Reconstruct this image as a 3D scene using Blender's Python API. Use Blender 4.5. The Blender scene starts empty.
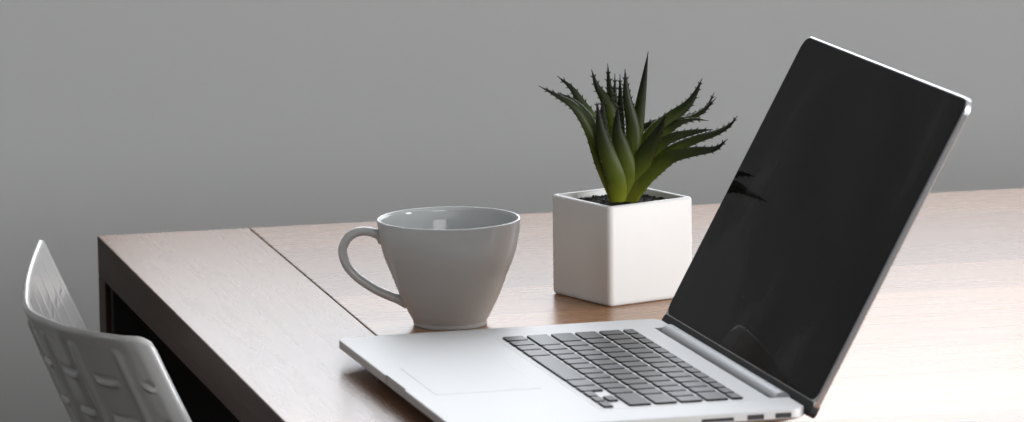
import bpy, bmesh, math, random
from mathutils import Vector, Matrix, Euler, noise

C = bpy.context.scene.collection
S = bpy.context.scene
R = math.radians
PI = math.pi
TH = 0.75                                   # height of the table top above the floor

# ------------------------------------------------------------------ camera
cam_d = bpy.data.cameras.new('camera')
cam = bpy.data.objects.new('camera', cam_d); C.objects.link(cam)
S.camera = cam
cam_d.sensor_width = 36.0
cam_d.lens = 5436.4 * 36.0 / 1024.0
cam_d.shift_y = 75.2 / 1024.0
cam_d.clip_end = 60
CAM = Vector((-0.69698, -4.45275, TH + 0.75203))
rot = Matrix.Rotation(-0.232343, 3, 'Z') @ Matrix.Rotation(1.394675, 3, 'X') @ Matrix.Rotation(-0.0130746, 3, 'Z')
cam.matrix_world = Matrix.Translation(CAM) @ rot.to_4x4()
cam_d.dof.use_dof = True
cam_d.dof.focus_distance = (rot.transposed() @ (Vector((0.24, -0.46, TH + 0.06)) - CAM)).z * -1
cam_d.dof.aperture_fstop = 12.0

# ------------------------------------------------------------------ world, exposure, daylight
S.view_settings.view_transform = 'Standard'
S.view_settings.look = 'None'
S.view_settings.gamma = 1.0
S.view_settings.use_curve_mapping = False
S.view_settings.exposure = 0.25
w = bpy.data.worlds.new('sky'); S.world = w
w.use_nodes = True
w.node_tree.nodes['Background'].inputs[0].default_value = (0.80, 0.88, 1.0, 1)
w.node_tree.nodes['Background'].inputs[1].default_value = 1.0

# the room
RX0, RX1, RY0, RY1, RH = -3.2, 3.4, -6.6, 0.80, 2.75


def daylight(name, loc, rot_e, sx, sy, energy, col):
    d = bpy.data.lights.new(name, 'AREA')
    d.shape = 'RECTANGLE'; d.size = sx; d.size_y = sy
    d.energy = energy; d.color = col
    o = bpy.data.objects.new(name, d); C.objects.link(o)
    o.location = loc; o.rotation_euler = rot_e
    return o


# openings: (u0, u1, z0, z1) on each wall
WIN_RIGHT = (-5.9, -1.9, 1.0, 2.5)
WIN_LEFT = (-0.80, -0.10, 1.3, 2.3)
WIN_BACK = (0.13, 3.2, 0.97, 2.45)
WIN_FRONT = (-0.6, 1.8, 1.25, 2.5)


def mid(a, b): return (a + b) / 2


daylight('daylight_right', (RX1 + 0.03, mid(*WIN_RIGHT[:2]), mid(*WIN_RIGHT[2:])), (0, R(90), 0),
         WIN_RIGHT[3] - WIN_RIGHT[2], WIN_RIGHT[1] - WIN_RIGHT[0], 205, (0.95, 0.97, 1.0))
daylight('daylight_left', (RX0 - 0.03, mid(*WIN_LEFT[:2]), mid(*WIN_LEFT[2:])), (0, R(-90), 0),
         WIN_LEFT[3] - WIN_LEFT[2], WIN_LEFT[1] - WIN_LEFT[0], 3, (0.95, 0.97, 1.0))
daylight('daylight_back', (mid(*WIN_BACK[:2]), RY1 + 0.03, mid(*WIN_BACK[2:])), (R(-90), 0, 0),
         WIN_BACK[1] - WIN_BACK[0], WIN_BACK[3] - WIN_BACK[2], 32, (0.95, 0.97, 1.0))
daylight('daylight_front', (mid(*WIN_FRONT[:2]), RY0 - 0.03, mid(*WIN_FRONT[2:])), (R(90), 0, 0),
         WIN_FRONT[1] - WIN_FRONT[0], WIN_FRONT[3] - WIN_FRONT[2], 24, (1.0, 0.98, 0.95))

# ------------------------------------------------------------------ helpers


def tag(o, label=None, cat=None, group=None, kind=None):
    if label: o['label'] = label
    if cat: o['category'] = cat
    if group: o['group'] = group
    if kind: o['kind'] = kind
    return o


def obj(name, bm, mats, parent=None, smooth=False):
    me = bpy.data.meshes.new(name)
    bmesh.ops.recalc_face_normals(bm, faces=bm.faces[:])
    bm.to_mesh(me); bm.free()
    for m in (mats if isinstance(mats, (list, tuple)) else [mats]):
        me.materials.append(m)
    if smooth:
        for p in me.polygons: p.use_smooth = True
    o = bpy.data.objects.new(name, me); C.objects.link(o)
    if parent: o.parent = parent
    return o


def empty(name, loc, rz=0):
    o = bpy.data.objects.new(name, None); C.objects.link(o)
    o.empty_display_size = 0.05
    o.location = loc; o.rotation_euler = (0, 0, rz)
    return o


def add_box(bm, x0, x1, y0, y1, z0, z1, bev=0.0, seg=2):
    r = bmesh.ops.create_cube(bm, size=1.0)
    vs = r['verts']
    for v in vs:
        v.co = Vector((mid(x0, x1) + v.co.x * (x1 - x0), mid(y0, y1) + v.co.y * (y1 - y0), mid(z0, z1) + v.co.z * (z1 - z0)))
    if bev > 0:
        es = list({e for v in vs for e in v.link_edges})
        bmesh.ops.bevel(bm, geom=es, offset=bev, segments=seg, profile=0.5, affect='EDGES')
    return bm


def box(x0, x1, y0, y1, z0, z1, bev=0.0, seg=2):
    return add_box(bmesh.new(), x0, x1, y0, y1, z0, z1, bev, seg)


def rrect(x0, x1, y0, y1, r, n=6):
    pts = []
    for cx, cy, a0 in ((x1 - r, y1 - r, 0), (x0 + r, y1 - r, 90), (x0 + r, y0 + r, 180), (x1 - r, y0 + r, 270)):
        for i in range(n + 1):
            a = R(a0 + 90 * i / n)
            pts.append((cx + r * math.cos(a), cy + r * math.sin(a)))
    return pts


def loft(bm, rings, cap0=True, cap1=True, closed=True, mat=0):
    vr = [[bm.verts.new(p) for p in ring] for ring in rings]
    n = len(rings[0])
    for a, b in zip(vr[:-1], vr[1:]):
        for i in range(n if closed else n - 1):
            f = bm.faces.new((a[i], a[(i + 1) % n], b[(i + 1) % n], b[i])); f.material_index = mat
    if cap0: bm.faces.new(vr[0][::-1]).material_index = mat
    if cap1: bm.faces.new(vr[-1]).material_index = mat
    return vr


def slab_rr(bm, x0, x1, y0, y1, r, levels, n=6, mat=0):
    """stack of rounded rectangles; levels = (inset, z)"""
    rings = []
    for ins, z in levels:
        rings.append([(x, y, z) for x, y in rrect(x0 + ins, x1 - ins, y0 + ins, y1 - ins, max(r - ins, 0.0004), n)])
    return loft(bm, rings, mat=mat)


def lathe(bm, prof, n=96):
    rings = [[(r * math.cos(2 * PI * i / n), r * math.sin(2 * PI * i / n), z) for i in range(n)] for r, z in prof]
    return loft(bm, rings)


def catmull(pts, n):
    P = [Vector(p) for p in pts]
    P = [P[0] * 2 - P[1]] + P + [P[-1] * 2 - P[-2]]
    out = []
    m = len(P) - 3
    for k in range(n + 1):
        t = k / n * m
        i = min(int(t), m - 1); t -= i
        a, b, c, d = P[i:i + 4]
        out.append(0.5 * ((2 * b) + (c - a) * t + (2 * a - 5 * b + 4 * c - d) * t * t + (3 * b - a - 3 * c + d) * t ** 3))
    return out


def cut(o, bm):
    """carve the shape bm out of mesh object o"""
    me = bpy.data.meshes.new('carve'); bmesh.ops.recalc_face_normals(bm, faces=bm.faces[:]); bm.to_mesh(me); bm.free()
    c = bpy.data.objects.new('carve', me); C.objects.link(c)
    c.matrix_world = o.matrix_world
    par = o.parent; o.parent = None
    m = o.modifiers.new('b', 'BOOLEAN'); m.operation = 'DIFFERENCE'; m.object = c; m.solver = 'EXACT'
    bpy.context.view_layer.update()
    dg = bpy.context.evaluated_depsgraph_get()
    new = bpy.data.meshes.new_from_object(o.evaluated_get(dg))
    o.modifiers.clear()
    o.data = new
    bpy.data.objects.remove(c)
    o.parent = par


# ------------------------------------------------------------------ materials
class NT:
    def __init__(s, name):
        s.m = bpy.data.materials.new(name); s.m.use_nodes = True
        s.t = s.m.node_tree; s.b = s.t.nodes['Principled BSDF']

    def n(s, typ, **kw):
        x = s.t.nodes.new(typ)
        for k, v in kw.items(): setattr(x, k, v)
        return x

    def l(s, a, b): s.t.links.new(a, b)

    def noise(s, vec, scale, detail=4, rough=0.55, dist=0.0):
        x = s.n('ShaderNodeTexNoise')
        x.inputs['Scale'].default_value = scale; x.inputs['Detail'].default_value = detail
        x.inputs['Roughness'].default_value = rough; x.inputs['Distortion'].default_value = dist
        if vec is not None: s.l(vec, x.inputs['Vector'])
        return x.outputs['Fac']

    def coords(s, scale=(1, 1, 1), kind='Object'):
        tc = s.n('ShaderNodeTexCoord'); mp = s.n('ShaderNodeMapping')
        mp.inputs['Scale'].default_value = scale
        s.l(tc.outputs[kind], mp.inputs['Vector'])
        return mp.outputs['Vector']

    def ramp(s, fac, stops):
        x = s.n('ShaderNodeValToRGB'); e = x.color_ramp.elements
        while len(e) < len(stops): e.new(0.5)
        for q, (p, c) in zip(e, stops):
            q.position = p; q.color = (*c, 1) if len(c) == 3 else c
        s.l(fac, x.inputs['Fac'])
        return x.outputs['Color']

    def mix(s, fac, a, b, mode='MIX'):
        x = s.n('ShaderNodeMix', data_type='RGBA', blend_type=mode)
        for sock, v in ((x.inputs[0], fac), (x.inputs[6], a), (x.inputs[7], b)):
            if isinstance(v, bpy.types.NodeSocket): s.l(v, sock)
            elif isinstance(v, (int, float)): sock.default_value = v
            else: sock.default_value = (*v, 1)
        return x.outputs[2]

    def bump(s, h, strength=0.1, dist=0.001):
        x = s.n('ShaderNodeBump'); x.inputs['Strength'].default_value = strength; x.inputs['Distance'].default_value = dist
        s.l(h, x.inputs['Height']); s.l(x.outputs['Normal'], s.b.inputs['Normal'])

    def set(s, col=None, rough=None, metal=None, spec=None, coat=None, ior=None):
        for k, v in (('Base Color', col), ('Roughness', rough), ('Metallic', metal), ('Specular IOR Level', spec), ('Coat Weight', coat), ('IOR', ior)):
            if v is None: continue
            if isinstance(v, bpy.types.NodeSocket): s.l(v, s.b.inputs[k])
            else: s.b.inputs[k].default_value = (*v, 1) if k == 'Base Color' else v
        return s


def plain(name, col, rough=0.5, metal=0.0, spec=0.5, var=0.06, scale=30, coat=0):
    m = NT(name)
    f = m.noise(m.coords(), scale)
    c = m.mix(f, tuple(x * (1 - var) for x in col), tuple(min(1, x * (1 + var)) for x in col))
    m.set(c, rough, metal, spec, coat)
    return m.m


def wood(name, along, planks, dark, light, rough, spec=0.5):
    m = NT(name)
    tc = m.n('ShaderNodeTexCoord').outputs['Object']
    sx = (1.6, 26, 26) if along == 'x' else (26, 1.6, 26)
    mp = m.n('ShaderNodeMapping'); mp.inputs['Scale'].default_value = sx; m.l(tc, mp.inputs['Vector'])
    grain = m.noise(mp.outputs[0], 3.0, 7, 0.62, 0.6)
    fine = m.noise(mp.outputs[0], 12.0, 3, 0.6, 0.2)
    col = m.ramp(grain, [(0.28, dark), (0.5, tuple(mid(a, b) for a, b in zip(dark, light))), (0.72, light)])
    col = m.mix(0.12, col, m.ramp(fine, [(0.35, (0.65, 0.65, 0.65)), (0.65, (1, 1, 1))]), 'MULTIPLY')
    if planks:
        sep = m.n('ShaderNodeSeparateXYZ'); m.l(tc, sep.inputs[0])
        q = m.n('ShaderNodeMath', operation='MULTIPLY'); q.inputs[1].default_value = 1 / planks; m.l(sep.outputs['Y'], q.inputs[0])
        fl = m.n('ShaderNodeMath', operation='FLOOR'); m.l(q.outputs[0], fl.inputs[0])
        wn = m.n('ShaderNodeTexWhiteNoise', noise_dimensions='1D'); m.l(fl.outputs[0], wn.inputs['W'])
        tone = m.ramp(wn.outputs['Value'], [(0, (0.42, 0.37, 0.34)), (1, (1.3, 1.25, 1.2))])
        col = m.mix(1.0, col, tone, 'MULTIPLY')
        spec = m.ramp(wn.outputs['Value'], [(0, (0.42,) * 3), (1, (0.64,) * 3)])
    m.set(col, m.ramp(grain, [(0.3, (rough * 1.04,) * 3), (0.7, (rough * 0.97,) * 3)]), 0, spec)
    return m.m


M = {}
M['wall'] = plain('grey wall paint', (0.475, 0.475, 0.464), 0.85, var=0.02, scale=3, spec=0.2)
M['white_wall'] = plain('white wall paint', (0.62, 0.61, 0.59), 0.85, var=0.02, scale=3, spec=0.2)
M['dark_wall'] = plain('dark grey wall paint', (0.16, 0.155, 0.15), 0.85, var=0.02, scale=3, spec=0.2)
M['ceiling'] = plain('white ceiling paint', (0.55, 0.54, 0.53), 0.9, var=0.02, scale=3, spec=0.2)
M['floor'] = wood('dark floorboards', 'x', 0.14, (0.018, 0.012, 0.009), (0.035, 0.024, 0.018), 0.6)
M['frame'] = plain('white window frame', (0.8, 0.8, 0.79), 0.4)
M['wood_top'] = wood('walnut planks', 'x', 0.115, (0.40, 0.205, 0.095), (0.50, 0.27, 0.130), 0.27)
M['wood_end'] = wood('walnut end board', 'y', 0, (0.24, 0.130, 0.075), (0.30, 0.167, 0.100), 0.27)
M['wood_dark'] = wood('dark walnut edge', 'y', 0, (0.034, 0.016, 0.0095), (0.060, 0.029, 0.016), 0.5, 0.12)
M['wood_shadow'] = plain('panel in shade black', (0.010, 0.008, 0.007), 0.6, spec=0.2)  # near-black colour stands in for the shade under the table
M['alu'] = plain('silver aluminium', (0.61, 0.61, 0.61), 0.50, 0.5, var=0.015, scale=900)
M['alu_edge'] = plain('polished aluminium', (0.70, 0.71, 0.73), 0.2, 0.9, var=0.01)
M['alu_hinge'] = plain('satin hinge metal', (0.66, 0.68, 0.71), 0.5, 0.3, var=0.01)
M['black'] = plain('black gap fill', (0.010, 0.010, 0.011), 0.5, spec=0.3)
M['gasket'] = plain('black rubber gasket', (0.020, 0.020, 0.021), 0.55, spec=0.3)
M['key'] = plain('black key plastic', (0.016, 0.017, 0.019), 0.32, spec=0.19, var=0.15)
M['groove'] = plain('grey groove', (0.53, 0.535, 0.54), 0.5, 0.5)
M['port'] = plain('dark socket', (0.03, 0.03, 0.032), 0.5)


def glass_mat():
    m = NT('black display glass')
    f = m.noise(m.coords((6, 9, 6)), 1.0, 2.5, 0.5, 0.5)
    painted_haze = m.ramp(f, [(0.42, (0.0035, 0.0035, 0.0035)), (0.55, (0.011, 0.0107, 0.0107)), (0.66, (0.030, 0.029, 0.029))])  # smoky reflection on the screen, painted into the glass colour as pale haze
    m.set(painted_haze, 0.02, 0, 0.036)
    return m.m


M['glass'] = glass_mat()
M['mug'] = plain('pale grey glaze', (0.56, 0.575, 0.575), 0.05, spec=0.5, var=0.02)
M['pot'] = plain('white ceramic', (0.75, 0.74, 0.72), 0.42, spec=0.4, var=0.02, scale=60)
M['chair'] = plain('white moulded plastic', (0.54, 0.532, 0.522), 0.14, spec=0.7, var=0.02)
M['chrome'] = plain('chromed steel', (0.7, 0.7, 0.7), 0.12, 1.0)


def soil_mat():
    m = NT('dark potting soil')
    f = m.noise(m.coords(), 900, 3)
    m.set(m.ramp(f, [(0.35, (0.004, 0.004, 0.004)), (0.62, (0.022, 0.020, 0.018)), (0.75, (0.12, 0.11, 0.10))]), 0.9, 0, 0.2)
    return m.m


M['soil'] = soil_mat()


def leaf_mat():
    m = NT('aloe leaf')
    uv = m.n('ShaderNodeTexCoord').outputs['UV']
    sep = m.n('ShaderNodeSeparateXYZ'); m.l(uv, sep.inputs[0])
    base = m.ramp(sep.outputs['Y'], [(0.0, (0.24, 0.26, 0.022)), (0.25, (0.085, 0.108, 0.010)), (0.55, (0.023, 0.034, 0.006)), (0.85, (0.011, 0.013, 0.006)), (1.0, (0.016, 0.009, 0.010))])
    f = m.noise(m.coords((1, 1, 0.3)), 260, 4)
    col = m.mix(0.35, base, m.ramp(f, [(0.3, (0.45, 0.45, 0.45)), (0.7, (1, 1, 1))]), 'MULTIPLY')
    m.set(col, 0.40, 0, 0.18)
    m.b.inputs['Subsurface Weight'].default_value = 0.0
    return m.m


M['leaf'] = leaf_mat()


def pane_mat():
    m = NT('window glass')
    t = m.t
    tr = m.n('ShaderNodeBsdfTransparent'); gl = m.n('ShaderNodeBsdfGlossy'); mx = m.n('ShaderNodeMixShader')
    gl.inputs['Roughness'].default_value = 0.02
    mx.inputs[0].default_value = 0.05
    m.l(tr.outputs[0], mx.inputs[1]); m.l(gl.outputs[0], mx.inputs[2])
    m.l(mx.outputs[0], t.nodes['Material Output'].inputs['Surface'])
    return m.m


M['pane'] = pane_mat()

# ------------------------------------------------------------------ room shell
T = 0.14


def struct(name, bm, m):
    return tag(obj(name, bm, m), kind='structure')


def wall_with_hole(name, axis, c0, c1, u0, u1, hole, m):
    """axis 'x': wall plane spans y; 'y': spans x"""
    h0, h1, z0, z1 = hole
    bm = bmesh.new()
    for a0, a1, b0, b1 in ((u0, h0, 0, RH), (h1, u1, 0, RH), (h0, h1, 0, z0), (h0, h1, z1, RH)):
        if axis == 'x': add_box(bm, c0, c1, a0, a1, b0, b1)
        else: add_box(bm, a0, a1, c0, c1, b0, b1)
    return struct(name, bm, m)


struct('floor', box(RX0 - T, RX1 + T, RY0 - T, RY1 + T, -0.1, 0), M['floor'])
struct('ceiling', box(RX0 - T, RX1 + T, RY0 - T, RY1 + T, RH, RH + 0.1), M['ceiling'])
wall_with_hole('wall_back', 'y', RY1, RY1 + T, RX0 - T, RX1 + T, WIN_BACK, M['wall'])
wall_with_hole('wall_front', 'y', RY0 - T, RY0, RX0 - T, RX1 + T, WIN_FRONT, M['dark_wall'])
wall_with_hole('wall_right', 'x', RX1, RX1 + T, RY0, RY1, WIN_RIGHT, M['white_wall'])
wall_with_hole('wall_left', 'x', RX0 - T, RX0, RY0, RY1, WIN_LEFT, M['dark_wall'])


def window(name, axis, c, hole, n, out):
    h0, h1, z0, z1 = hole
    b = 0.05
    d0, d1 = c - 0.02, c + 0.02
    bm = bmesh.new()

    def bar(a0, a1, q0, q1):
        if axis == 'x': add_box(bm, d0, d1, a0, a1, q0, q1, 0.004)
        else: add_box(bm, a0, a1, d0, d1, q0, q1, 0.004)
    bar(h0, h1, z0, z0 + b); bar(h0, h1, z1 - b, z1)
    for i in range(n + 1):
        a = h0 + (h1 - h0 - b) * i / n
        bar(a, a + b, z0 + b, z1 - b)
    o = struct(name, bm, M['frame'])
    g = box(c + out * 0.004 - 0.003, c + out * 0.004 + 0.003, h0 + b, h1 - b, z0 + b, z1 - b) if axis == 'x' else \
        box(h0 + b, h1 - b, c + out * 0.004 - 0.003, c + out * 0.004 + 0.003, z0 + b, z1 - b)
    obj('pane', g, M['pane'], o)


window('window_1', 'x', RX1 + 0.10, WIN_RIGHT, 5, 1)
window('window_2', 'x', RX0 - 0.10, WIN_LEFT, 2, -1)
window('window_3', 'y', RY1 + 0.10, WIN_BACK, 3, 1)
window('window_4', 'y', RY0 - 0.10, WIN_FRONT, 4, -1)
struct('baseboard_back', box(RX0, RX1, RY1 - 0.015, RY1, 0, 0.09, 0.003), M['frame'])

# ------------------------------------------------------------------ table
TL, TD, TT, LEG = 2.05, 1.10, 0.0338, 0.035
table = tag(empty('dining_table', (0, 0, 0)), 'brown walnut dining table with thick plank top and end board', 'table')
bm = bmesh.new()
add_box(bm, 0.1300, TL - 0.131, -TD, 0, TH - TT, TH, 0.0008)
obj('tabletop', bm, M['wood_top'], table)
for x0, x1 in ((0.0, 0.1291), (TL - 0.1302, TL)):
    bm = box(x0, x1, -TD, 0, TH - TT, TH, 0.0010)
    for f in bm.faces:                        # the side faces get the darker edge wood
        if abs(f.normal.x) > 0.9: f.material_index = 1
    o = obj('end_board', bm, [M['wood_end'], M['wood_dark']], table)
for x in (0.0, TL - 0.07):
    for y in (-LEG, -TD):
        obj('leg', box(x, x + 0.07, y, y + LEG, 0, TH - TT, 0.0008), M['wood_dark'], table)
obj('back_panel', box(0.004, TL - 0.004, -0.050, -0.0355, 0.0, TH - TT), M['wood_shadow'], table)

# ------------------------------------------------------------------ laptop
LW, LD, LT = 0.359, 0.247, 0.0165
lap = tag(empty('laptop', (0.0808, -0.60246, TH), 0.027184), 'open silver laptop with black screen and black keys on the table', 'laptop')
# local x = depth from the front edge, local y = -(distance from the far side)


def L(u0, u1, v0, v1):                       # rectangle in laptop coordinates
    return u0, u1, -v1, -v0


bm = bmesh.new()
slab_rr(bm, *L(0, LD, 0, LW), 0.011, [(0.030, 0.0026), (0.013, 0.0058), (0.0045, 0.0084), (0.0009, 0.0098), (0, 0.0106), (0, LT - 0.0008), (0.0003, LT - 0.0002), (0.0008, LT)], 8)
case = obj('base_case', bm, [M['alu']], lap)
# thumb notch in the front edge, hinge slot at the rear
bm = bmesh.new()
slab_rr(bm, *L(-0.004, 0.0018, LW / 2 - 0.029, LW / 2 + 0.029), 0.002, [(0, LT - 0.0066), (0, LT + 0.01)], 5)
cut(case, bm)
cut(case, box(*L(0.2325, 0.26, 0.038, LW - 0.042), 0.005, 0.03))
for fu in (0.03, LD - 0.03):
    for fv in (0.035, LW - 0.035):
        bm = bmesh.new(); lathe(bm, [(0.006, 0), (0.007, 0.0006), (0.007, 0.003)], 24)
        bmesh.ops.translate(bm, verts=bm.verts, vec=(fu, -fv, 0))
        obj('rubber_foot', bm, M['gasket'], lap)
# touchpad
bm = bmesh.new()
slab_rr(bm, *L(0.0165, 0.0935, LW / 2 - 0.0535, LW / 2 + 0.0535), 0.003, [(0, LT - 0.001), (0, LT + 0.00008)])
for f in bm.faces: f.material_index = 1
slab_rr(bm, *L(0.0169, 0.0931, LW / 2 - 0.0531, LW / 2 + 0.0531), 0.0025, [(0, LT - 0.001), (0, LT + 0.00014)])
obj('touchpad', bm, [M['alu'], M['groove']], lap)
# keyboard
KV0, KU0, KU1 = 0.0415, 0.1135, 0.2160
KW = LW - 0.0430 - KV0
bm = bmesh.new()
slab_rr(bm, *L(KU0 - 0.003, KU1 + 0.003, KV0 - 0.003, KV0 + KW + 0.003), 0.003, [(0, LT - 0.0005), (0, LT + 0.00012)])
kb = obj('keyboard', bm, M['alu'], lap)
kz = LT + 0.00012


def key(u0, u1, v0, v1):
    bm = bmesh.new()
    g = 0.0013
    slab_rr(bm, *L(u0 + g, u1 - g, v0 + g, v1 - g), 0.0018, [(-0.0004, kz - 0.0003), (-0.0004, kz + 0.00006)], 3)
    for f in bm.faces: f.material_index = 1  # flat black skirt paints in the thin shadow around the key
    slab_rr(bm, *L(u0 + g, u1 - g, v0 + g, v1 - g), 0.0016, [(0, kz - 0.0003), (0, kz + 0.0009), (0.0004, kz + 0.0013)], 3)
    obj('key', bm, [M['key'], M['black']], kb)


pitch = (KU1 - KU0) / 5.58
unit = KW / 14.5
rows = [
    [1, 1, 1, 1.25, 5, 1.25, 1],             # modifiers and space, then the arrows
    [2.25] + [1] * 10 + [2.25],
    [1.75] + [1] * 11 + [1.75],
    [1.5] + [1] * 12 + [1],
    [1] * 13 + [1.5],
]
for r, ws in enumerate(rows):
    v = KV0
    u = KU0 + r * pitch
    for q in ws:
        key(u, u + pitch, v, v + q * unit); v += q * unit
    if r == 0:
        key(u, u + pitch * 0.52, v, v + unit)
        key(u, u + pitch * 0.52, v + unit, v + 2 * unit); key(u + pitch * 0.48, u + pitch, v + unit, v + 2 * unit)
        key(u, u + pitch * 0.52, v + 2 * unit, v + 3 * unit)
for i in range(14):
    key(KU0 + 5 * pitch, KU1, KV0 + i * KW / 14, KV0 + (i + 1) * KW / 14)
# sockets on the near side
for u0, u1, z0, z1 in ((0.171, 0.194, 0.0110, 0.0136), (0.2035, 0.2155, 0.0108, 0.0144), (0.2235, 0.2350, 0.0108, 0.0144)):
    cut(case, box(u0, u1, -LW - 0.002, -LW + 0.006, z0, z1))
    obj('socket', box(u0 - 0.0002, u1 + 0.0002, -LW + 0.0008, -LW + 0.0062, z0 - 0.0002, z1 + 0.0002), M['port'], lap)
# hinge
obj('hinge_well', box(*L(0.2327, 0.2470, 0.0382, LW - 0.0422), 0.0048, 0.0066), M['black'], lap)
bm = bmesh.new()
HC = Vector((0.2430, 0.0126)); HR = 0.0067
rings = []
for v, k in ((0.0405, 0.93), (0.0412, 1.0), (LW - 0.0457, 1.0), (LW - 0.0450, 0.93)):
    rings.append([(HC.x + HR * k * math.cos(2 * PI * i / 40), -v, HC.y + HR * k * math.sin(2 * PI * i / 40)) for i in range(40)])
loft(bm, rings)
obj('hinge_cover', bm, M['alu_hinge'], lap, smooth=False)
# lid: local frame of the lid has x = up along the screen, y = width, z = towards the user
LA, HU, HZ, LH = 1.07055, 0.24737, 0.01094, 0.2430
lid_m = Matrix(((math.cos(LA), 0, -math.sin(LA), HU), (0, 1, 0, 0), (math.sin(LA), 0, math.cos(LA), HZ), (0, 0, 0, 1)))


def lidded(name, bm, mats, par):
    bmesh.ops.transform(bm, matrix=lid_m, verts=bm.verts)
    return obj(name, bm, mats, par)


bm = bmesh.new()
slab_rr(bm, *L(0.0, LH, 0, LW), 0.011, [(0.0035, -0.0054), (0.0012, -0.0050), (0.0, -0.0040), (0.0, -0.0008), (0.0003, -0.0003), (0.0008, 0.0)], 8)
lid = lidded('lid', bm, [M['alu_edge']], lap)
bm = bmesh.new()
slab_rr(bm, *L(0.0105, LH - 0.0012, 0.0011, LW - 0.0011), 0.0100, [(0, -0.0006), (0, 0.00025), (0.0003, 0.0005)], 8)
lidded('display', bm, M['glass'], lid)
bm = bmesh.new()
slab_rr(bm, *L(-0.0004, 0.0101, 0.0004, LW - 0.0004), 0.004, [(0, -0.0052), (0, 0.0002), (0.0004, 0.0004)], 6)
lidded('gasket', bm, M['gasket'], lid)

# ------------------------------------------------------------------ coffee cup
MX, MY = 0.1932, -0.4853
vd = Vector((CAM.x - MX, CAM.y - MY)).normalized()          # towards the viewer
hd = Vector((vd.y, -vd.x))                                   # handle direction (left of the viewer)
mug = tag(empty('coffee_cup', (MX, MY, TH)), 'glossy pale grey ceramic coffee cup with looped handle behind the laptop', 'cup',)
outer = [(0.0, 0.0016), (0.0235, 0.0016), (0.0245, 0.0), (0.0272, 0.0), (0.0280, 0.0008), (0.0283, 0.0022), (0.0284, 0.0032), (0.0292, 0.0048), (0.0315, 0.0091),
         (0.0344, 0.0150), (0.0372, 0.0209), (0.0410, 0.0300), (0.0441, 0.0386), (0.0466, 0.0445), (0.0489, 0.0504), (0.0511, 0.0575), (0.0527, 0.0651), (0.0539, 0.0725), (0.0545, 0.0790), (0.0546, 0.0806)]
inner = [(0.0542, 0.0814), (0.0534, 0.0817), (0.0526, 0.0813), (0.0521, 0.0803)] + [(r - 0.0030, z) for r, z in outer[-2:10:-1]] + [(0.0335, 0.0200), (0.0295, 0.0120), (0.024, 0.0075), (0.015, 0.0058), (0.0, 0.0055)]
prof = [(max(p.x, 0.0003), p.z) for p in catmull([(r, 0, z) for r, z in outer + inner], 140)]
bm = bmesh.new(); lathe(bm, prof, 128)
obj('body', bm, M['mug'], mug, smooth=True)
hp = [(-0.0495, 0.0660), (-0.0535, 0.0694), (-0.0611, 0.0722), (-0.0692, 0.0719), (-0.0764, 0.0675), (-0.0807, 0.0587), (-0.0784, 0.0475), (-0.0706, 0.0377), (-0.0577, 0.0283), (-0.0462, 0.0225), (-0.0385, 0.0196), (-0.0325, 0.0180)]
cl = catmull([(-s, 0, z) for s, z in hp], 70)
rings = []
for i, p in enumerate(cl):
    t = (cl[min(i + 1, 70)] - cl[max(i - 1, 0)]).normalized()
    nn = Vector((-t.z, 0, t.x))
    k = i / 70
    flare = 1 + 0.55 * max(0, 1 - k / 0.10) + 0.75 * max(0, (k - 0.86) / 0.14) ** 1.5
    a = 0.0035 * flare; b = 0.0050 * (1 + 0.25 * (flare - 1))
    ring = []
    for j in range(20):
        an = 2 * PI * j / 20
        q = p + nn * (a * math.cos(an)) + Vector((0, 1, 0)) * (b * math.sin(an))
        ring.append((hd.x * q.x - hd.y * q.y, hd.y * q.x + hd.x * q.y, q.z))
    rings.append(ring)
bm = bmesh.new(); loft(bm, rings)
obj('handle', bm, M['mug'], mug, smooth=True)

# ------------------------------------------------------------------ potted aloe
PX, PY, PA, PS, PH = 0.32726, -0.45324, 0.35648, 0.0771, 0.0785
pc = Vector((PX, PY)) + Vector((math.cos(PA) - math.sin(PA), math.sin(PA) + math.cos(PA))) * (PS / 2)
plant = tag(empty('potted_aloe', (pc.x, pc.y, TH), PA), 'spiky green aloe in a white square ceramic pot', 'potted plant')
h = 0.0403
bm = bmesh.new()
lv = [(0.003, 0.0), (0.0012, 0.0006), (0.0003, 0.0018), (0, 0.0035), (0, PH - 0.0025), (0.0004, PH - 0.0012), (0.0012, PH - 0.0003), (0.0022, PH), (0.0038, PH), (0.0046, PH - 0.0004), (0.0050, PH - 0.0012), (0.0052, PH - 0.012), (0.006, 0.01)]
slab_rr(bm, -h, h, -h, h, 0.0050, lv, 8)
bm.faces.ensure_lookup_table()
obj('pot', bm, M['pot'], plant, smooth=True)
rng = random.Random(4)
bm = bmesh.new()
N = 44
a = h - 0.0053
grid = []
for i in range(N + 1):
    row = []
    for j in range(N + 1):
        x, y = -a + 2 * a * i / N, -a + 2 * a * j / N
        q = Vector((x, y, 0))
        z = PH - 0.0052 + 0.0011 * noise.noise(q * 260) + 0.0008 * noise.noise(q * 620) + 0.0012 * math.exp(-(x * x + y * y) / 0.0004)
        row.append(bm.verts.new((x, y, z)))
    grid.append(row)
for i in range(N):
    for j in range(N):
        bm.faces.new((grid[i][j], grid[i + 1][j], grid[i + 1][j + 1], grid[i][j + 1]))
for _ in range(260):
    x, y = rng.uniform(-a, a) * 0.96, rng.uniform(-a, a) * 0.96
    s = rng.uniform(0.0005, 0.0012)
    bmesh.ops.create_icosphere(bm, subdivisions=1, radius=s, matrix=Matrix.Translation((x, y, PH - 0.0048 + rng.uniform(0, 0.0009))) @ Matrix.Diagonal((1, rng.uniform(0.6, 1), rng.uniform(0.5, 0.9), 1)))
obj('soil', bm, M['soil'], plant)

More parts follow.
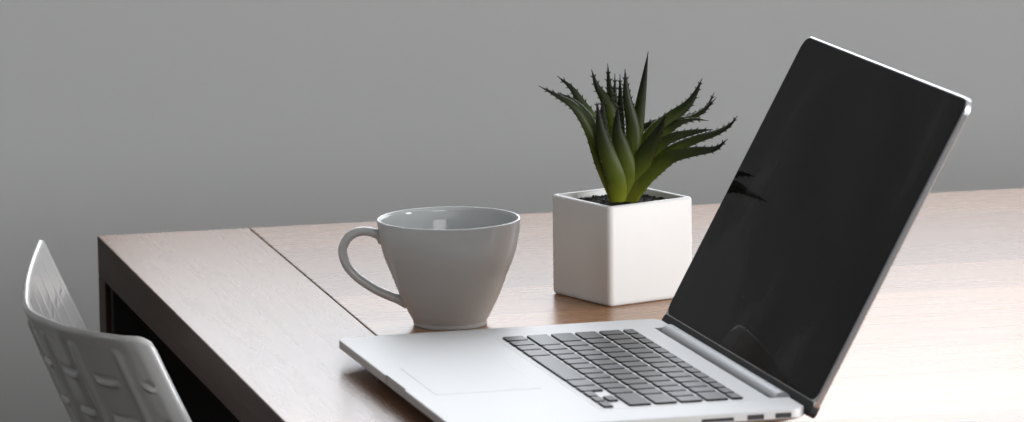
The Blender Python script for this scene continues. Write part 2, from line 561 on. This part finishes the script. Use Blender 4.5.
# leaves: curves in a plane through the plant (side, height) with a depth for each station; side and height in mm, measured
# from the middle of the rosette; depth (mm) is positive towards the room
pv = Vector((CAM.x - pc.x, CAM.y - pc.y)).normalized()
ps = Vector((-pv.y, pv.x))
inv_rot = Matrix.Rotation(-PA, 2)
PXC, PYC = 621.7, 204.3


def leaf(pts, depth, width, roll=0, teeth=True, thick=0.17, fat=0.22):
    """pts: from base to tip, in picture units at 1.31 per mm; depth at base, middle and tip"""
    P = []
    n = len(pts) - 1
    for i, (x, y) in enumerate(pts):
        t = i / n
        if i == 0: y += 5
        d = depth[0] * (1 - t) ** 2 + 2 * depth[1] * t * (1 - t) + depth[2] * t * t
        s = (x - PXC) / 1268.0; z = PH - 0.0062 + (PYC - y) / 1271.0 + d * 0.001 * 0.155
        w2 = ps * s + pv * (d * 0.001)
        P.append(Vector((w2.x, w2.y, z)))
    NS = 34
    cl = catmull(P, NS)
    side0 = Vector((ps.x, ps.y, 0)); view = Vector((pv.x, pv.y, 0.17)).normalized()
    rings = []; info = []
    for i, p in enumerate(cl):
        t = (cl[min(i + 1, NS)] - cl[max(i - 1, 0)]).normalized()
        b = t.cross(view).normalized()            # width direction across the picture
        f = b.cross(t).normalized()               # face direction, towards the room
        rr = R(roll)
        wd = (b * math.cos(rr) + f * math.sin(rr)); fd = (f * math.cos(rr) - b * math.sin(rr))
        k = i / NS
        prof = (0.80 + 0.20 * math.sin(min(k / fat, 1) * PI / 2)) * (1 - k ** 1.55) ** 0.92
        hw = max(width * 0.00115 / 2 * prof, 0.00030)
        th = max(hw * 2 * thick, 0.0003)
        ring = []
        for j in range(14):
            an = 2 * PI * j / 14
            c, s_ = math.cos(an), math.sin(an)
            x = hw * c
            bow = -th * 0.75 * (c * c)            # channelled: the edges bend back
            y = bow + th * 0.55 * s_ * (1 if s_ > 0 else 0.55)
            ring.append(p + wd * x + fd * y)
        rings.append(ring); info.append((p, t, wd, fd, hw, th, k))
    bm = bmesh.new()
    uvl = bm.loops.layers.uv.new('UVMap')
    vr = loft(bm, rings)
    if teeth:
        arc = 0; last = 0.0; step = 0.0044
        for i in range(6, NS):
            arc += (cl[i] - cl[i - 1]).length
            if arc - last < step: continue
            last = arc
            p, t, wd, fd, hw, th, k = info[i]
            if hw < 0.0005: continue
            for sg in (1, -1):
                e = p + wd * hw * sg * 0.94 - fd * th * 0.72
                o = (wd * sg * 0.8 + t * 0.75).normalized()
                ln = 0.0021 + 0.0009 * rng.random()
                w_ = 0.0010
                v0 = bm.verts.new(e + o * ln)
                vs = [bm.verts.new(e + t * w_ * math.cos(q) + fd * w_ * math.sin(q) - o * 0.0003) for q in (0, PI / 2, PI, 3 * PI / 2)]
                for q in range(4): bm.faces.new((vs[q], vs[(q + 1) % 4], v0))
                bm.faces.new(vs[::-1])
    # uv: v along the leaf
    ax = [q[0] for q in info]
    for f in bm.faces:
        for lp in f.loops:
            co = lp.vert.co
            bi = min(range(0, NS + 1), key=lambda q: (ax[q] - co).length_squared)
            lp[uvl].uv = (0.5, bi / NS)
    m3 = Matrix.Rotation(-PA, 4, 'Z')
    bmesh.ops.transform(bm, matrix=m3, verts=bm.verts)
    obj('leaf', bm, M['leaf'], plant, smooth=True)


B = (622, 199)
# behind
leaf([(619, 196), (616, 160), (613, 110), (610, 85), (609, 64)], (-3, -14, -20), 9, 10)
leaf([(620, 196), (617, 150), (616, 105), (616, 74)], (-4, -20, -26), 8, -10)
leaf([(621, 196), (621, 150), (621, 105), (621, 75)], (-4, -15, -18), 8, 15)
leaf([(622, 196), (632, 160), (643, 128), (685, 131 - 14), (703, 115)], (-4, -16, -24), 8, 35)
leaf([(622, 196), (640, 158), (664, 128), (689, 118), (705, 110), (714, 94)], (-3, -12, -20), 11, 40)
leaf([(622, 196), (641, 160), (668, 126), (692, 118), (706, 109), (716, 99)], (-3, -8, -14), 9, 40)
leaf([(622, 196), (636, 160), (655, 132), (671, 118), (686, 107), (695, 95), (702, 80)], (-2, -7, -12), 13, 15)
leaf([(619, 196), (607, 165), (594, 122), (583, 103), (573, 88), (559, 76)], (-2, -7, -12), 11, -15)
leaf([(619, 196), (615, 160), (613, 118), (606, 100), (598, 86), (593, 70)], (-2, -8, -12), 12, -5)
leaf([(623, 196), (631, 165), (637, 130), (643, 92), (649, 53)], (-1, -6, -10), 14, 0, teeth=False)
leaf([(622, 196), (632, 160), (634, 130), (628, 98), (626, 70)], (0, -3, -6), 15, -10)
# sides
leaf([(618, 197), (603, 162), (592, 130), (577, 107), (560, 96), (541, 86)], (1, 5, 6), 13, -38)
leaf([(616, 197), (604, 160), (597, 130), (588, 112), (572, 98), (556, 93)], (0, 1, 0), 9, -50)
leaf([(623, 196), (640, 166), (658, 138), (669, 130), (681, 123), (694, 120.5), (708, 122.5)], (0, 0, -5), 10, 40)
leaf([(623, 196), (638, 172), (655, 148), (672, 138), (694, 133), (712, 131)], (2, 5, 4), 14, 35)
leaf([(623, 197), (636, 178), (654, 160), (674, 148), (694, 140), (714, 134), (728, 127), (736, 118)], (3, 9, 8), 15, 48)
leaf([(623, 198), (632, 190), (644, 176), (664, 160), (676, 155), (696, 152), (714, 150), (726, 141)], (4, 14, 15), 17, 30)
# front
leaf([(620, 197), (611, 168), (605, 140), (604, 118), (604, 99)], (2, 6, 8), 14, -15)
leaf([(626, 197), (637, 172), (645, 155), (656, 136), (666, 116)], (4, 12, 14), 18, 12)
leaf([(625, 197), (629, 176), (622, 148), (618, 130), (619, 106)], (5, 13, 14), 17, -6)
leaf([(621, 199), (619, 180), (608, 152), (602, 130), (598, 103)], (6, 16, 19), 18, -12)
# low heart of the rosette
bm = bmesh.new(); lathe(bm, [(0.0066, 0.0), (0.0078, 0.004), (0.0070, 0.012), (0.004, 0.020), (0.0015, 0.026)], 20)
uvl = bm.loops.layers.uv.new('UVMap')
for f in bm.faces:
    for lp in f.loops: lp[uvl].uv = (0.5, 0.05)
bmesh.ops.translate(bm, verts=bm.verts, vec=(0, 0, PH - 0.0065))
obj('stem', bm, M['leaf'], plant, smooth=True)

# ------------------------------------------------------------------ chair
chair = tag(empty('chair', (-0.10, -0.52, 0)), 'white woven-pattern plastic chair with curved back pushed up to the table end', 'chair')
CZ = TH + 0.05
rim = catmull([(x, y, 0) for x, y in [(-0.0915, -0.292), (-0.1148, -0.4005), (-0.1333, -0.4993), (-0.1452, -0.592), (-0.1370, -0.650), (-0.1220, -0.688), (-0.1030, -0.7165), (-0.0915, -0.7275), (-0.0790, -0.7325)]], 400)
# arc length table
al = [0.0]
for i in range(400): al.append(al[-1] + (rim[i + 1] - rim[i]).length)
LENR = al[-1]


def rim_at(s):
    d = s * LENR
    lo, hi = 0, 400
    while hi - lo > 1:
        m_ = (lo + hi) // 2
        if al[m_] <= d: lo = m_
        else: hi = m_
    k = (d - al[lo]) / max(al[hi] - al[lo], 1e-9)
    return rim[lo].lerp(rim[hi], k)


BACK_H = 0.335
CELL_S, CELL_D = 0.047, 0.029


def weave(sd, dd):
    """moulded basket pattern: (offset outwards)"""
    if dd < 0.012 or sd < 0.014 or sd > LENR - 0.014: return 0.0
    cs = (sd - 0.014) / CELL_S; cd = (dd - 0.012) / CELL_D
    fs = cs - math.floor(cs); fd = cd - math.floor(cd)
    groove = 0.0013 * math.exp(-((min(fs, 1 - fs)) / 0.075) ** 2)
    swell = -0.0003 * math.sin(PI * fs)
    slot = 0.0
    if 0.22 < fs < 0.78:
        e = min(1, (fs - 0.22) / 0.06, (0.78 - fs) / 0.06)
        fd = fd + 0.09 * ((2 * fs - 1) / 0.56) ** 4
        slot = e * (-0.0012 * math.exp(-((fd - 0.80) / 0.06) ** 2) + 0.0023 * math.exp(-((fd - 0.92) / 0.045) ** 2))
    return groove + swell + slot


def shell_point(s, d, off):
    """s along the rim 0..1, d metres down the back, off outwards"""
    q = rim_at(s)
    e = 0.004
    a_, b_ = rim_at(max(s - e, 0)), rim_at(min(s + e, 1))
    tx, ty = b_.x - a_.x, b_.y - a_.y
    l_ = math.hypot(tx, ty); nx, ny = ty / l_, -tx / l_
    if nx * -1 < 0 and abs(nx) > 0.5: nx, ny = -nx, -ny
    edge = abs(2 * s - 1) ** 3
    lean = 0.375 + 0.055 * edge
    curl = 0.10 * d * d / BACK_H
    return Vector((q.x + lean * d + curl + nx * off, q.y + ny * off, CZ - d - off * 0.35))


NSS, NDD = 260, 190
HALF = 0.0028
bm = bmesh.new()
front, back = [], []
for j in range(NDD + 1):
    d = BACK_H * j / NDD
    fr, bk = [], []
    for i in range(NSS + 1):
        s = i / NSS
        sd = s * LENR
        # rounded edge: thickness falls off at the rim and at the two front edges
        ed = min(d, sd, LENR - sd)
        th = HALF * math.sqrt(max(0.0, 1 - max(0.0, 1 - ed / 0.0036) ** 2)) if ed < 0.0036 else HALF
        # corners are rounded off
        dc = d
        c = 0.010
        for q in (sd, LENR - sd):
            if q < c: dc = d + (c - math.sqrt(max(0, c * c - (c - q) ** 2))) * max(0.0, 1 - d / 0.08) * (0.25 if q == sd else 1.0)
        wv = weave(sd, d)
        bk.append(bm.verts.new(shell_point(s, dc, th + wv)))
        fr.append(bm.verts.new(shell_point(s, dc, -th - 0.0001 + 0.15 * wv)))
    front.append(fr); back.append(bk)
for A in (front, back):
    for j in range(NDD):
        for i in range(NSS):
            bm.faces.new((A[j][i], A[j][i + 1], A[j + 1][i + 1], A[j + 1][i]))
for i in range(NSS):
    bm.faces.new((front[0][i], front[0][i + 1], back[0][i + 1], back[0][i]))
    bm.faces.new((front[NDD][i], front[NDD][i + 1], back[NDD][i + 1], back[NDD][i]))
for j in range(NDD):
    for i in (0, NSS):
        bm.faces.new((front[j][i], front[j + 1][i], back[j + 1][i], back[j][i]))
bmesh.ops.translate(bm, verts=bm.verts, vec=(0.10, 0.52, 0))
o = obj('backrest', bm, M['chair'], chair, smooth=True)
# seat pan under the table
bm = bmesh.new()
SZ = CZ - BACK_H - 0.012
rings = []
N2 = 40
top, bot = [], []
for i in range(31):
    u = i / 30
    rt, rb = [], []
    for j in range(N2 + 1):
        v = j / N2 * 2 - 1
        hwid = 0.205 + 0.012 * math.sin(PI * u)
        x = 0.04 + (0.435 - 0.03 * v ** 4) * u + (1 - u) * (0.03 * v * v)
        z = SZ + 0.012 * v * v - 0.010 * math.sin(PI * min(1, u * 1.2)) - 0.03 * max(0, u - 0.8) ** 1.5 * 4 + 0.02 * (1 - u) ** 6
        rt.append(bm.verts.new((x + 0.10, v * hwid, z))); rb.append(bm.verts.new((x + 0.10, v * hwid, z - 0.009)))
    top.append(rt); bot.append(rb)
for A in (top, bot):
    for i in range(30):
        for j in range(N2): bm.faces.new((A[i][j], A[i][j + 1], A[i + 1][j + 1], A[i + 1][j]))
for i in range(30):
    for j in (0, N2): bm.faces.new((top[i][j], top[i + 1][j], bot[i + 1][j], bot[i][j]))
for j in range(N2):
    for i in (0, 30): bm.faces.new((top[i][j], top[i][j + 1], bot[i][j + 1], bot[i][j]))
obj('seat', bm, M['chair'], chair, smooth=True)
for x, y, dx, dy in ((0.19, 0.17, -0.05, 0.03), (0.19, -0.17, -0.05, -0.03), (0.49, 0.17, 0.03, 0.03), (0.49, -0.17, 0.03, -0.03)):
    bm = bmesh.new()
    rings = []
    for z, k in ((SZ - 0.012, 0.0), (0.004, 1.0), (0.0, 1.0)):
        r_ = 0.011 if k < 1 else (0.009 if z > 0 else 0.008)
        rings.append([(x + dx * k + r_ * math.cos(2 * PI * q / 20), y + dy * k + r_ * math.sin(2 * PI * q / 20), z) for q in range(20)])
    loft(bm, rings)
    obj('leg', bm, M['chrome'], chair, smooth=True)
